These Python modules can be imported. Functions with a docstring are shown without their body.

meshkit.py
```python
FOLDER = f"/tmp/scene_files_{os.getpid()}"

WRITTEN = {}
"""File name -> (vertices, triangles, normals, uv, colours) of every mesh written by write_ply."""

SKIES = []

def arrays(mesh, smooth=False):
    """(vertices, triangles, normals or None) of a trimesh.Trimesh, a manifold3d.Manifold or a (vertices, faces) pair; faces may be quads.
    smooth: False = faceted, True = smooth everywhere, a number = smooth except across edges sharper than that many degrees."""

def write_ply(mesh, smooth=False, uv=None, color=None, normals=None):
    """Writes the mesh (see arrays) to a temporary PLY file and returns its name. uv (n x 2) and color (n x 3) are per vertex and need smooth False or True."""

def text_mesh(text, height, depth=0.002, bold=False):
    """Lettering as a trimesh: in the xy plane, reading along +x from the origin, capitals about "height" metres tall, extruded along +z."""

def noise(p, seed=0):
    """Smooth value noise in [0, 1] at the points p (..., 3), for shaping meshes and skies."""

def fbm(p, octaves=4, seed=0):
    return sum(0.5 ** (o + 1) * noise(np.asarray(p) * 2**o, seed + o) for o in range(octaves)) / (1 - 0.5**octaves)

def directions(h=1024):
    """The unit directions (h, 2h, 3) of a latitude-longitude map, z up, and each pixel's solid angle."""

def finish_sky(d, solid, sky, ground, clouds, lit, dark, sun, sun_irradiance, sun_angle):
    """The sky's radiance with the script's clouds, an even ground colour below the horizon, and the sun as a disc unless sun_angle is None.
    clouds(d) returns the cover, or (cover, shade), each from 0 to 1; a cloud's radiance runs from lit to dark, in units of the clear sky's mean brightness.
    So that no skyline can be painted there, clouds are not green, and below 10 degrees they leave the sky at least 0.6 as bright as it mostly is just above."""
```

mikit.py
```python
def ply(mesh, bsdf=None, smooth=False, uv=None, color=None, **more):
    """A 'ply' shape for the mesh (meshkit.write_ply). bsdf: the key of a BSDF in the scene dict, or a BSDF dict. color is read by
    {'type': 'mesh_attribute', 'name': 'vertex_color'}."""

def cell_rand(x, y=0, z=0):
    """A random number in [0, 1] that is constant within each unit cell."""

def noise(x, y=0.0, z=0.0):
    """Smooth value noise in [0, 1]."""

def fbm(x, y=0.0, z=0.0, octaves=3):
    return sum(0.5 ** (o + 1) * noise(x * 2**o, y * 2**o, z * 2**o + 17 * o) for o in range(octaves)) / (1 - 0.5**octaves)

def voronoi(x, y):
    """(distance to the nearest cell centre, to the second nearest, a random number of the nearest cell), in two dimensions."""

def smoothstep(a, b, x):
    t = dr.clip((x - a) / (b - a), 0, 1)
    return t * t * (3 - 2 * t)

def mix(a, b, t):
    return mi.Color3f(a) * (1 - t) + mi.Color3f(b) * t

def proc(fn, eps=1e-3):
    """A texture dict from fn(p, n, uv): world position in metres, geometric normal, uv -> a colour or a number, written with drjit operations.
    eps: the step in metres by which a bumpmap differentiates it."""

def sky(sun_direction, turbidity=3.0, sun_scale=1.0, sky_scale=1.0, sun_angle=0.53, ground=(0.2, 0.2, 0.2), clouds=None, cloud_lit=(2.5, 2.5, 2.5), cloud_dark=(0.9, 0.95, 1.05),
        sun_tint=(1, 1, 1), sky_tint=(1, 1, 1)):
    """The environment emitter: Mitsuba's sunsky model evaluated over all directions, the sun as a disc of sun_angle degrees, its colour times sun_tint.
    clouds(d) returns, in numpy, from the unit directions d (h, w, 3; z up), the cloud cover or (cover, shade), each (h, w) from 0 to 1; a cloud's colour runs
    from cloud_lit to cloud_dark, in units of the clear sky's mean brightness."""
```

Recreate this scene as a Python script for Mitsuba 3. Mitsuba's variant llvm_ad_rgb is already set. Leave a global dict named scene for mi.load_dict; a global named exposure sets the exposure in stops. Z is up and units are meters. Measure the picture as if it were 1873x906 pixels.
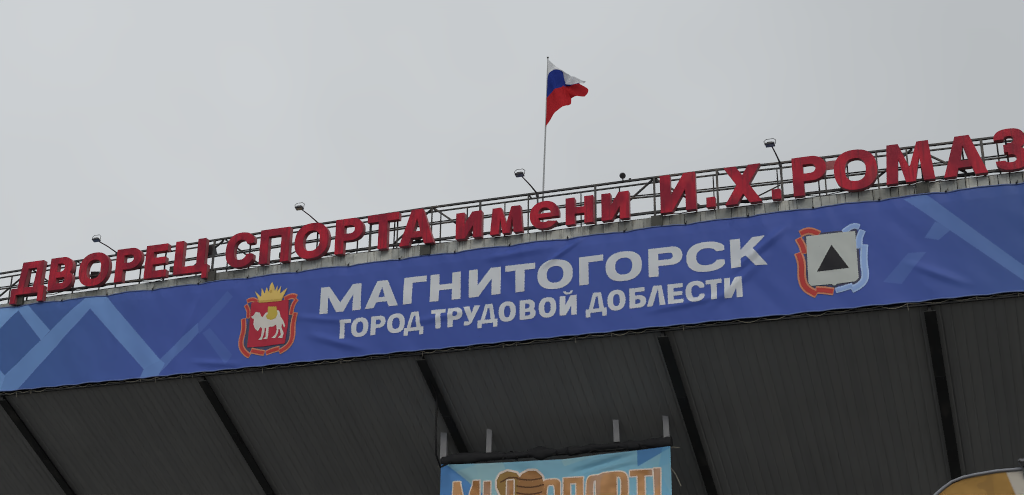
import math
import numpy as np
import trimesh
import mitsuba as mi
import drjit as dr
import mikit
import meshkit
from shapely.geometry import Polygon, LineString, box, Point
from shapely import affinity, unary_union

# ----------------------------------------------------------------- camera, sky, exposure
T = mi.ScalarTransform4f
scene, labels = {}, {}
CAM = np.array([0.0, -48.0, 1.6])
FWD, UP = np.array([-0.32654, 0.87409, 0.35964]), np.array([0.11486, -0.34099, 0.93303])
scene['camera'] = {'type': 'perspective', 'fov': 40.966, 'fov_axis': 'x', 'near_clip': 0.1, 'far_clip': 5000.0,
                   'to_world': T().look_at(origin=CAM.tolist(), target=(CAM + FWD).tolist(), up=UP.tolist())}
exposure = 1.78


def overcast(d):
    p = d / np.maximum(d[..., 2:] + 0.35, 0.2)
    a = meshkit.fbm(np.stack([p[..., 0] * 1.5 + .4 * p[..., 1], p[..., 1] * 1.1, p[..., 2] * 0 + 3.1], -1), 4, 1533)
    b = meshkit.fbm(np.stack([p[..., 0] * 5.0, p[..., 1] * 3.2, p[..., 2] * 0 + 1.7], -1), 4, 9)
    return np.ones(d.shape[:2]), np.clip(0.5 + (a - 0.5) * 1.6 + (b - 0.5) * .55, 0, 1)


scene['sky'] = mikit.sky([0.35, -0.75, 0.62], turbidity=3, sun_scale=0.22, sun_angle=30, clouds=overcast,
                         cloud_lit=(2.26, 2.35, 2.42), cloud_dark=(1.56, 1.64, 1.70), ground=(0.12, 0.12, 0.12), sun_tint=(.86, .97, 1.14))

# ----------------------------------------------------------------- helpers
RNG = np.random.default_rng(11)


def numbered(key):
    if key not in scene and key not in labels:
        return key
    k = 1
    while f'{key}_{k:03d}' in scene or f'{key}_{k:03d}' in labels:
        k += 1
    return f'{key}_{k:03d}'


def thing(name, label, cat, group=None):
    key = numbered(name)
    labels[key] = {'label': label, 'category': cat}
    if group:
        labels[key]['group'] = group
    return key


def obj(name, mesh, bsdf, parent=None, smooth=False, label=None, kind=None, uv=None):
    key = numbered(f'{parent}__{name}' if parent else name)
    scene[key] = mikit.ply(mesh, bsdf, smooth=smooth, uv=uv)
    if label or kind:
        labels[key] = {}
        if label:
            labels[key]['label'] = label
        if kind:
            labels[key]['kind'] = kind
    return key


def cat(ms):
    return trimesh.util.concatenate(list(ms))


def bx(x0, x1, y0, y1, z0, z1):
    m = trimesh.creation.box((x1 - x0, y1 - y0, z1 - z0))
    m.apply_translation(((x0 + x1) / 2, (y0 + y1) / 2, (z0 + z1) / 2))
    return m


def tube(pts, r, sides=8, caps=True):
    p = np.asarray(pts, float)
    r = np.broadcast_to(r, (len(p),))
    t = np.gradient(p, axis=0)
    t /= np.linalg.norm(t, axis=1, keepdims=True) + 1e-12
    ref = np.array([0.13, 0.21, 1.0]) if abs(t[:, 2]).max() < 0.9 else np.array([1.0, 0.2, 0.1])
    a = np.cross(t, ref)
    a /= np.linalg.norm(a, axis=1, keepdims=True)
    b = np.cross(t, a)
    g = np.arange(sides) * 2 * np.pi / sides + np.pi / sides
    v = (p[:, None] + r[:, None, None] * (np.cos(g)[None, :, None] * a[:, None] + np.sin(g)[None, :, None] * b[:, None])).reshape(-1, 3)
    f = []
    n = len(p)
    for i in range(n - 1):
        for j in range(sides):
            k = (j + 1) % sides
            f += [[i * sides + j, i * sides + k, (i + 1) * sides + k], [i * sides + j, (i + 1) * sides + k, (i + 1) * sides + j]]
    if caps:
        v = np.vstack([v, p[0], p[-1]])
        for j in range(sides):
            k = (j + 1) % sides
            f += [[n * sides, k, j], [n * sides + 1, (n - 1) * sides + j, (n - 1) * sides + k]]
    return trimesh.Trimesh(v, f, process=False)


def bar(p0, p1, w, h=None):
    """A straight square section between two points."""
    p0, p1 = np.asarray(p0, float), np.asarray(p1, float)
    return tube([p0, p1], (w if h is None else (w + h) / 2) * 0.7071, 4)


def polys(g):
    return [q for q in getattr(g, 'geoms', [g]) if q.geom_type == 'Polygon' and q.area > 1e-5]


def wall_solid(shape, y0, depth):
    """A polygon in x,z made solid from y0 (front) to y0 + depth."""
    out = []
    for q in polys(shape):
        m = trimesh.creation.extrude_polygon(q, depth, engine='earcut')
        v = np.array(m.vertices)
        out.append(trimesh.Trimesh(np.stack([v[:, 0], y0 + v[:, 2], v[:, 1]], 1), np.array(m.faces)[:, ::-1], process=False))
    return cat(out)


def wall_sheet(shape, edge, yfun):
    """A polygon in x,z as a sheet whose depth is yfun(x, z), finely divided."""
    out = []
    for q in polys(shape):
        v, f = trimesh.creation.triangulate_polygon(q, engine='earcut')
        v, f = trimesh.remesh.subdivide_to_size(np.c_[v, np.zeros(len(v))], f, edge, max_iter=12)
        out.append(trimesh.Trimesh(v, f, process=False))
    m = cat(out)
    m.merge_vertices()
    v = np.array(m.vertices)
    f = np.array(m.faces)
    a = v[f[:, 1]] - v[f[:, 0]]
    b = v[f[:, 2]] - v[f[:, 0]]
    flip = (a[:, 0] * b[:, 1] - a[:, 1] * b[:, 0]) < 0
    f[flip] = f[flip][:, ::-1]
    return trimesh.Trimesh(np.stack([v[:, 0], yfun(v[:, 0], v[:, 1]), v[:, 1]], 1), f, process=False)


# ----------------------------------------------------------------- glyphs (drawn as outlines in a box w by h)
ROUND = [2.35]     # how square the round letters of the current lettering are


def ell(cx, cy, rx, ry, e=None, n=64):
    e = e or ROUND[0]
    a = np.linspace(0, 2 * np.pi, n, endpoint=False)
    c, s = np.cos(a), np.sin(a)
    return Polygon(np.c_[cx + rx * np.sign(c) * abs(c) ** (2 / e), cy + ry * np.sign(s) * abs(s) ** (2 / e)])


def dee(x0, y0, x1, y1):
    ry = (y1 - y0) / 2
    rx = min(ry * 1.15, (x1 - x0) * 0.9)
    return unary_union([box(x0, y0, x1 - rx, y1), ell(x1 - rx, y0 + ry, rx, ry, ROUND[0] - .15)])


def glyph(ch, w, h, s, t, splay=0.0):
    P = Polygon
    if ch in 'Оо':
        return ell(w / 2, h / 2, w / 2, h / 2).difference(ell(w / 2, h / 2, w / 2 - s, h / 2 - t))
    if ch == 'С':
        ring = ell(w * .54, h / 2, w * .54, h / 2).difference(ell(w * .54, h / 2, w * .54 - s, h / 2 - t))
        return ring.difference(P([(w * .54, h * .5), (w * 1.3, h * .78), (w * 1.3, h * .24)])).intersection(box(0, 0, w, h)).difference(box(w * .62, h * .36, w * 2, h * .65))
    if ch in 'Рр':
        d = dee(0, h * .36, w, h).difference(dee(s, h * .36 + t * .95, w - s * .97, h - t * .95))
        return unary_union([box(0, 0, s, h), d])
    if ch == 'В':
        lo = dee(0, 0, w, h * .55).difference(dee(s, t * .9, w - s, h * .55 - t * .72))
        up = dee(0, h * .55 - t * .85, w * .95, h).difference(dee(s, h * .55, w * .95 - s, h - t * .9))
        return unary_union([box(0, 0, s, h), lo, up])
    if ch == 'Б':
        lo = dee(0, 0, w, h * .62).difference(dee(s, t * .95, w - s, h * .62 - t * .9))
        return unary_union([box(0, 0, s, h), lo, box(0, h - t, w * .93, h)])
    if ch == 'Е':
        return unary_union([box(0, 0, s, h), box(0, 0, w, t), box(0, h - t, w * .98, h), box(0, h / 2 - t * .45, w * .93, h / 2 + t * .5)])
    if ch == 'Г':
        return unary_union([box(0, 0, s, h), box(0, h - t, w, h)])
    if ch == 'П':
        return unary_union([box(0, 0, s, h), box(w - s, 0, w, h), box(0, h - t, w, h)])
    if ch in 'Нн':
        return unary_union([box(0, 0, s, h), box(w - s, 0, w, h), box(0, h / 2 - t * .45, w, h / 2 + t * .5)])
    if ch == 'Т':
        return unary_union([box(w / 2 - s / 2, 0, w / 2 + s / 2, h), box(0, h - t, w, h)])
    if ch in 'ИиЙ':
        k = s * 1.12
        g = unary_union([box(0, 0, s, h), box(w - s, 0, w, h), P([(0, 0), (k, 0), (w, h), (w - k, h)])])
        if ch == 'Й':
            br = ell(w / 2, h * 1.27, w * .29, h * .2).difference(ell(w / 2, h * 1.29, w * .15, h * .13)).intersection(box(0, h * 1.04, w, h * 1.25))
            g = unary_union([g, br])
        return g
    if ch == 'Ц':
        b = w * .905
        return unary_union([box(0, 0, s, h), box(b - s, 0, b, h), box(0, 0, w, t), box(w - s * .6, -h * .2, w, t)])
    if ch == 'А':
        a = s * .62
        out = P([(0, 0), (w / 2 - a, h), (w / 2 + a, h), (w, 0)])
        yb, yt = h * .2, h * .2 + t * .82
        xin = lambda y: s * 1.06 + (w / 2 - a - 0) * y / h  # noqa: E731
        tri = P([(xin(yt), yt), (w - xin(yt), yt), (w / 2, h - t * 1.15)])
        gap = P([(s * 1.06, -.01), (xin(yb), yb), (w - xin(yb), yb), (w - s * 1.06, -.01)])
        return out.difference(tri).difference(gap)
    if ch == 'Л':
        out = P([(0, 0), (w * .38, h), (w * .82, h), (w, 0)])
        return out.difference(P([(s, -.01), (w * .60, h - t * .95), (w * .62, h - t * .95), (w - s, -.01)]))
    if ch in 'Мм':
        k, b = splay * w, s * 1.02
        return P([(0, 0), (k, h), (k + b, h), (w / 2, h * .36), (w - k - b, h), (w - k, h), (w, 0), (w - s, 0), (w - k * .95 - s * .93, h * .62), (w / 2 + s * .42, 0), (w / 2 - s * .42, 0), (k * .95 + s * .93, h * .62), (s, 0)])
    if ch == 'Х':
        a = s * 1.16
        return unary_union([P([(0, h), (a, h), (w, 0), (w - a, 0)]), P([(0, 0), (a, 0), (w, h), (w - a, h)])])
    if ch == 'К':
        return unary_union([box(0, 0, s, h), P([(s * .9, h * .30), (s * .9, h * .56), (w * .62, h), (w * .98, h), (s + w * .14, h * .38)]), P([(w * .36, h * .46), (w * .60, h * .64), (w, 0), (w * .68, 0)])])
    if ch == 'У':
        return unary_union([P([(w - s * 1.1, h), (w, h), (w * .34 + s * .55, h * .1), (w * .34, 0), (w * .06, 0), (w * .06, t), (w * .22, t), (w * .36, h * .2)]), P([(0, h), (s * 1.14, h), (w * .60, h * .40), (w * .36, h * .22)])])
    if ch == 'Ы':
        b = w - s * 1.25
        lo = dee(0, 0, b, h * .58).difference(dee(s, t * .9, b - s * .9, h * .58 - t * .85))
        return unary_union([box(0, 0, s, h), lo, box(w - s, 0, w, h)])
    if ch == '!':
        return unary_union([P([(w * .14, h * .32), (0, h), (w, h), (w * .86, h * .32)]), box(w * .1, 0, w * .9, h * .2)])
    if ch == '.':
        return box(0, 0, w, h * .26)
    if ch == 'З':
        lo = ell(w / 2, h * .27, w / 2, h * .27, 2.5).difference(ell(w / 2 - s * .12, h * .275, w / 2 - s * .9, h * .27 - t * .82, 2.3))
        up = ell(w * .48, h * .74, w * .47, h * .26, 2.5).difference(ell(w * .46, h * .735, w * .47 - s * .9, h * .26 - t * .82, 2.3))
        cut = box(-1, h * .235, w * .4, h * .755)
        return unary_union([unary_union([lo, up]).difference(cut), box(w * .28, h * .53 - t * .45, w * .62, h * .53 + t * .4)])
    if ch == 'е':
        ring = ell(w / 2, h / 2, w / 2, h / 2, 2.2).difference(ell(w / 2, h / 2, w / 2 - s * .92, h / 2 - t * .9, 2.2))
        ring = ring.difference(P([(w * .45, h * .40), (w * 1.2, h * .40), (w * 1.2, h * .2), (w * .75, h * .25), (w * .5, h * .3)]))
        return unary_union([ring, box(s * .6, h * .40, w - .01, h * .40 + t * .62)])
    if ch == 'Д':
        sl, sr, st = .17 * w, .13 * w, t * .95
        body = P([(sl, 0), (w * .26, h), (w * .90, h), (w - sr, 0)])
        hole = P([(sl + s * .95, st), (w * .26 + s * .86, h - t), (w * .90 - s * .80, h - t), (w - sr - s * .92, st)])
        return unary_union([body.difference(hole), box(0, 0, w, st), box(0, -h * .27, s * .72, st), box(w - s * .72, -h * .27, w, st)])
    if ch == 'д':   # pointed printed form, short feet
        body = P([(w * .10, 0), (w * .36, h), (w * .74, h), (w * .90, 0)])
        hole = P([(w * .12 + s * .85, t * .9), (w * .50, h - t), (w * .58, h - t), (w * .89 - s * .9, t * .9)])
        return unary_union([body.difference(hole), box(0, 0, w, t * .9), box(0, -h * .22, s * .8, t * .9), box(w - s * .8, -h * .22, w, t * .9)])
    raise ValueError(ch)


# ----------------------------------------------------------------- materials
fbm, noise, sstep, mix = mikit.fbm, mikit.noise, mikit.smoothstep, mikit.mix
C = mi.Color3f


def two(b):
    return {'type': 'twosided', 'bsdf': b}


def rough(col, a=0.35, spec=0.35):
    return {'type': 'principled', 'base_color': col if isinstance(col, dict) else {'type': 'rgb', 'value': list(col)}, 'roughness': a, 'specular': spec}


def matte(col):
    return two({'type': 'diffuse', 'reflectance': col if isinstance(col, dict) else {'type': 'rgb', 'value': list(col)}})


def red_face(p, n, uv):
    a = fbm(p.x * 1.7, p.z * 1.1, 2.0, 3)
    streak = noise(p.x * 14.0, p.z * 0.9, 5.0)
    c = mix(C(.27, .013, .036), C(.50, .020, .045), sstep(.25, .75, a))
    c = mix(c, C(.34, .06, .07), sstep(.60, .85, fbm(p.x * 2.4, p.z * 1.2, 11.0, 3)) * .4)
    return mix(c, C(.20, .022, .04), sstep(.62, .95, streak) * .55)


def red_side_lit(p, n, uv):  # paler, greyer red: light falling on the letter sides is put into the colour
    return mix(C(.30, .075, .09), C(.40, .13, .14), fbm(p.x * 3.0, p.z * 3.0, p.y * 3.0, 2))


scene['red_paint'] = rough(mikit.proc(red_face), .5, .22)
scene['red_return'] = rough(mikit.proc(red_side_lit), .5, .3)


def steel_col(p, n, uv):
    return mix(C(.045, .047, .05), C(.10, .088, .078), sstep(.45, .8, fbm(p.x * 2.3, p.y * 5.0, p.z * 3.1, 3)))


scene['dark_steel'] = rough(mikit.proc(steel_col), .5, .4)
def beam_col(p, n, uv):
    return mix(C(.022, .024, .025), C(.050, .047, .044), sstep(.5, .85, fbm(p.x * 4.0, p.y * 1.2, p.z * 2.0, 3)))


scene['beam_paint'] = rough(mikit.proc(beam_col), .6, .3)
scene['black_steel'] = rough((.018, .018, .020), .55, .3)
scene['bracket_grey'] = rough((.07, .072, .066), .6, .3)
scene['zinc'] = rough((.34, .36, .38), .4, .5)
scene['lamp_body'] = rough((.05, .05, .055), .4, .5)
scene['lamp_glass'] = rough((.25, .27, .28), .08, .8)


def panel_col(base):
    def fn(p, n, uv):
        drip = noise(p.x * 22.0, p.z * 1.6, 1.0)
        a = fbm(p.x * 2.2, p.z * 4.0, 7.0, 3)
        c = mix(C(*[.72 * q for q in base]), C(*[1.12 * q for q in base]), a)
        c = mix(c, C(.16, .145, .125), sstep(.62, .9, drip) * .55)
        return mix(c, C(.10, .10, .085), sstep(.58, .78, fbm(p.x * .55, p.z * 1.2, 3.0, 2)) * .5)
    return fn


PANELS = []
for i, base in enumerate([(.46, .485, .48), (.40, .425, .42), (.54, .56, .54), (.33, .355, .355)]):
    scene[f'parapet_sheet_{i}'] = rough(mikit.proc(panel_col(base)), .6, .3)
    PANELS.append(f'parapet_sheet_{i}')


def soffit_col(base):
    def fn(p, n, uv):
        st = noise(p.x * 9.0, p.y * .45, 2.0)
        a = fbm(p.x * .35, p.y * .5, 4.0, 3)
        c = mix(C(*[.90 * q for q in base]), C(*[1.08 * q for q in base]), a)
        return c * (1 - .08 * sstep(.55, .95, st))
    return fn


SOFF = []
for i, base in enumerate([(.262, .264, .262), (.252, .255, .255), (.270, .272, .268)]):
    scene[f'soffit_sheet_{i}'] = rough(mikit.proc(soffit_col(base)), .6, .25)
    SOFF.append(f'soffit_sheet_{i}')


def concrete(p, n, uv):
    return mix(C(.20, .195, .185), C(.31, .30, .285), fbm(p.x * .5, p.y * .5 + p.z * .4, p.z * .5, 4))


scene['concrete'] = rough(mikit.proc(concrete), .8, .2)
scene['dark_paving'] = rough((.07, .07, .072), .8, .2)
scene['dark_board'] = rough((.03, .032, .04), .7, .2)
scene['roof_felt'] = rough((.07, .07, .072), .85, .15)


def asphalt(p, n, uv):
    return mix(C(.085, .085, .083), C(.135, .132, .125), fbm(p.x * .4, p.y * .4, 1.0, 4) * .7 + noise(p.x * 25.0, p.y * 25.0, 0.0) * .3)


scene['asphalt'] = matte(mikit.proc(asphalt))


# the printed pattern of the blue cloth: pale crossing bands, each a convex outline in metres of the cloth (x, z)
BANDS = [([(-38.22, 21.50), (-37.30, 21.50), (-38.0, 20.91), (-41.68, 17.64), (-41.45, 17.28), (-42.34, 17.25), (-42.16, 18.13)], .62),
         ([(-37.98, 21.50), (-37.30, 21.46), (-33.98, 18.11), (-34.78, 17.77), (-38.0, 20.91)], .66),
         ([(-34.78, 17.8), (-33.98, 18.14), (-33.73, 17.94), (-34.06, 17.3), (-34.96, 17.3)], .58),
         ([(-42.19, 21.50), (-41.51, 21.47), (-39.98, 20.03), (-40.41, 19.61), (-41.96, 21.21)], .68),
         ([(-44.63, 21.62), (-42.12, 21.50), (-41.96, 21.21), (-42.89, 20.35), (-44.16, 19.14)], .85),
         ([(-42.56, 18.49), (-42.11, 18.11), (-42.30, 17.1), (-43.81, 17.1), (-44.3, 19.91)], .85),
         ([(-34.05, 18.12), (-32.25, 19.59), (-32.14, 19.16), (-34.07, 17.43)], .30),
         ([(-32.3, 19.5), (-30.9, 20.9), (-30.6, 20.6), (-32.1, 19.1)], .13),
         ([(-31.95, 19.1), (-31.6, 19.3), (-30.4, 18.0), (-30.7, 17.6)], .12),
         ([(-2.72, 21.33), (-1.94, 21.42), (1.49, 17.87), (1.43, 17.35), (0.99, 17.83), (-1.21, 19.94)], .34),
         ([(-1.7, 20.3), (-1.15, 19.97), (-1.65, 19.59), (-2.13, 19.73)], .26),
         ([(-2.74, 19.22), (-2.12, 19.2), (-3.07, 18.1), (-3.7, 18.24)], .20)]


def hull_order(pts):
    return list(Polygon(pts).convex_hull.exterior.coords)[:-1]


HALF = []
for pts, s_ in BANDS:
    c_ = np.array(hull_order(pts))
    if Polygon(c_).exterior.is_ccw:
        c_ = c_[::-1]
    e_ = np.roll(c_, -1, 0) - c_
    n_ = np.c_[-e_[:, 1], e_[:, 0]] / np.linalg.norm(e_, axis=1, keepdims=True)   # outward of a clockwise outline
    HALF.append(([(float(a), float(b), float(a * q[0] + b * q[1])) for (a, b), q in zip(n_, c_)], s_))


def blue_print(p, n, uv):
    x, z = p.x, p.z
    c = mix(C(.055, .098, .40), C(.066, .115, .44), fbm(x * .22, z * .5, 9.0, 2))
    c = mix(c, C(.056, .135, .37), sstep(-32.0, -43.0, x) * .8)
    c = mix(c, C(.052, .115, .34), sstep(-4.0, 1.5, x) * .6)
    m = mi.Float(0.0)
    for planes, s in HALF:
        d = mi.Float(-99.0)
        for a, b, k in planes:
            d = dr.maximum(d, a * x + b * z - k)
        m = dr.maximum(m, s * sstep(.015, -.015, d) * (.82 + .36 * noise(x * .6, z * .6, 4.0)))
    return mix(c, C(.20, .38, .76), m)


scene['blue_cloth'] = two(rough(mikit.proc(blue_print), .55, .25))


def ink(name, col, a=.55):
    scene[name] = two(rough(col, a, .25))


def white_print(p, n, uv):
    return mix(C(.60, .65, .74), C(.69, .73, .79), fbm(p.x * .8, p.z * 1.1, 2.0, 3))


ink('white_ink', mikit.proc(white_print))
ink('hem_blue', (.14, .19, .40))
ink('ribbon_gold', (.62, .26, .16))
ink('ribbon_red', (.50, .055, .05))
ink('ribbon_blue', (.30, .46, .85))
ink('ribbon_edge', (.44, .60, .90))
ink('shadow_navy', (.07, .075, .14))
ink('shield_red', (.46, .030, .06))
ink('crown_gold', (.72, .52, .16))
ink('crown_shade', (.55, .36, .09))
ink('camel_white', (.66, .64, .62))
ink('saddle_gold', (.55, .42, .08))
ink('shield_grey', (.50, .54, .54))
ink('triangle_black', (.018, .018, .024))
scene['flag_white'] = {'type': 'principledthin', 'base_color': {'type': 'rgb', 'value': [.78, .80, .84]}, 'roughness': .7, 'diff_trans': .7}
scene['flag_blue'] = {'type': 'principledthin', 'base_color': {'type': 'rgb', 'value': [.035, .06, .33]}, 'roughness': .7, 'diff_trans': .7}
scene['flag_red'] = {'type': 'principledthin', 'base_color': {'type': 'rgb', 'value': [.55, .035, .045]}, 'roughness': .7, 'diff_trans': .7}
ink('rope_grey', (.26, .245, .20), .8)
ink('cable_black', (.015, .015, .017), .6)
ink('tarp_black', (.035, .036, .04), .8)
ink('post_white', (.36, .36, .38), .6)


def sport_back(p, n, uv):
    x, z = p.x, p.z
    c = mix(C(.26, .55, .72), C(.46, .66, .66), fbm(x * .55 + z * .3, z * .7, 3.0, 2))
    m = noise(dr.floor(x * .8 + z * .35) * 3.7, dr.floor(z * .8 - x * .2) * 5.3, 1.0)
    c = mix(c, C(.20, .50, .74), sstep(.45, .55, m) * .55)
    left = sstep(0.03, -.03, (x + 22.16) * .62 + (z - 13.62) * .78)
    right = sstep(-.02, .02, x + 14.0) * sstep(.02, -.02, (x + 14.0) * .5 - (z - 13.03) * 1.0 + .0)
    edge = sstep(-.02, .02, x + 13.05 + (13.4 - z) * .25)
    c = mix(c, C(.07, .24, .62), left * .9)
    c = mix(c, C(.06, .22, .55), right * .85)
    return mix(c, C(.16, .46, .74), edge * .6)


def sport_brown(p, n, uv):
    a = fbm(p.x * 1.1, p.z * 1.4, 6.0, 3)
    c = mix(C(.42, .20, .075), C(.66, .36, .17), sstep(.3, .72, a))
    return mix(c, C(.50, .34, .28), sstep(.55, .85, noise(p.x * 2.1, p.z * 1.3, 8.0)) * .6)


ink('sport_back', mikit.proc(sport_back))
ink('sport_brown', mikit.proc(sport_brown))
ink('sport_cream', (.86, .76, .70))
ink('ball_brown', (.40, .20, .08))
ink('ball_olive', (.36, .22, .075))
ink('ball_seam', (.14, .065, .03))


def arch_print(p, n, uv):
    x, z = p.x, p.z
    a = fbm(x * 1.6, z * 1.6, 1.0, 4)
    c = mix(C(.32, .18, .045), C(.46, .27, .08), sstep(.25, .75, a))
    c = mix(c, C(.26, .15, .045), sstep(.66, .8, noise(x * 7.0, z * 7.0, 2.0)) * .6)
    band = sstep(-.02, .02, x + .15 + (z - 6.17) * .28) * sstep(.75, .70, x + (z - 6.17) * .28)
    return mix(c, C(.50, .47, .42), band)


ink('arch_print', mikit.proc(arch_print))
scene['arch_tube'] = rough((.24, .25, .29), .4, .4)

# ----------------------------------------------------------------- the setting: ground
obj('ground', bx(-1500, 1500, -1500, 1500, -.5, 0), 'asphalt', kind='structure')
obj('pavement', bx(-60, 18, -9, 60, 0, .12), 'dark_paving', kind='structure')

# ----------------------------------------------------------------- the building
SLOPE = 0.5806
LIP = 17.30


def soff(y):
    return LIP + .07 - SLOPE * y


X0, X1, YW = -58.0, 14.0, 10.4
palace = thing('sports_palace', 'long sports hall with deep sloping dark soffit and grey parapet strip', 'building')
obj('wall', bx(X0 + .6, X1 - .6, YW, 46, .12, 21.2), 'concrete', palace, label='concrete body behind the canopy')
obj('roof', bx(X0, X1, .5, 47, 21.25, 21.45), 'roof_felt', palace)
obj('fascia_board', bx(X0, X1, .06, .40, LIP, 21.42), 'dark_board', palace)
sof = obj('soffit', cat([cat([trimesh.Trimesh([[X0, .41, soff(.41) + .07], [X1, .41, soff(.41) + .07], [X1, YW, soff(YW) + .07], [X0, YW, soff(YW) + .07],
                                               [X0, .41, soff(.41) + .17], [X1, .41, soff(.41) + .17], [X1, YW, soff(YW) + .17], [X0, YW, soff(YW) + .17]],
                                              [[0, 2, 1], [0, 3, 2], [4, 5, 6], [4, 6, 7], [0, 1, 5], [0, 5, 4], [3, 7, 6], [3, 6, 2]], process=False)])]), SOFF[1], palace, label='dark backing of the sloping soffit')


def plank(x0, x1, j):
    """One long sheet rib of the soffit: flat face with bevelled sides, running up the slope."""
    w = x1 - x0
    prof = [(0, .032), (.045, .004 + j), (w * .5, j), (w - .045, .004 + j), (w, .032)]
    v = []
    for y in (.12, YW - .02):
        for px, pz in prof:
            v.append([x0 + px, y, soff(y) + pz - .01])
    f = []
    for i in range(4):
        f += [[i, i + 6, i + 1], [i, i + 5, i + 6]]
    f += [[0, 4, 9], [0, 9, 5], [0, 1, 2], [0, 2, 3], [0, 3, 4]]
    return trimesh.Trimesh(v, f, process=False)


BEAMS = [-52.3, -42.30, -31.90, -21.80, -11.89, -2.22, 7.8]
edges = [X0] + BEAMS + [X1]
for a, b in zip(edges[:-1], edges[1:]):
    if a < -46 or b > 8:
        pass
    n = int(round((b - a) / .36))
    xs = np.linspace(a, b, n + 1)
    for u, w in zip(xs[:-1], xs[1:]):
        if w < -47 or u > 6:
            continue
        obj('plank', plank(u + .001, w - .001, RNG.uniform(0, .006)), SOFF[int(RNG.integers(3))], sof)
obj('end_sheet', cat([plank(X0, -47.3, 0), plank(6.3, X1, 0)]), SOFF[0], sof)


def slope_bar(xa, xb2, z0, z1, ya=.10, yb=YW):
    """A straight bar running up the soffit slope, between two depths below it."""
    v = []
    for y in (ya, yb):
        for x_, z_ in ((xa, z0), (xb2, z0), (xb2, z1), (xa, z1)):
            v.append([x_, y, soff(y) + z_])
    f = [[0, 1, 2], [0, 2, 3], [4, 6, 5], [4, 7, 6]]
    for i in range(4):
        j = (i + 1) % 4
        f += [[i, i + 4, j], [j, i + 4, j + 4]]
    m = trimesh.Trimesh(v, f, process=False)
    m.fix_normals()
    return m


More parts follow.
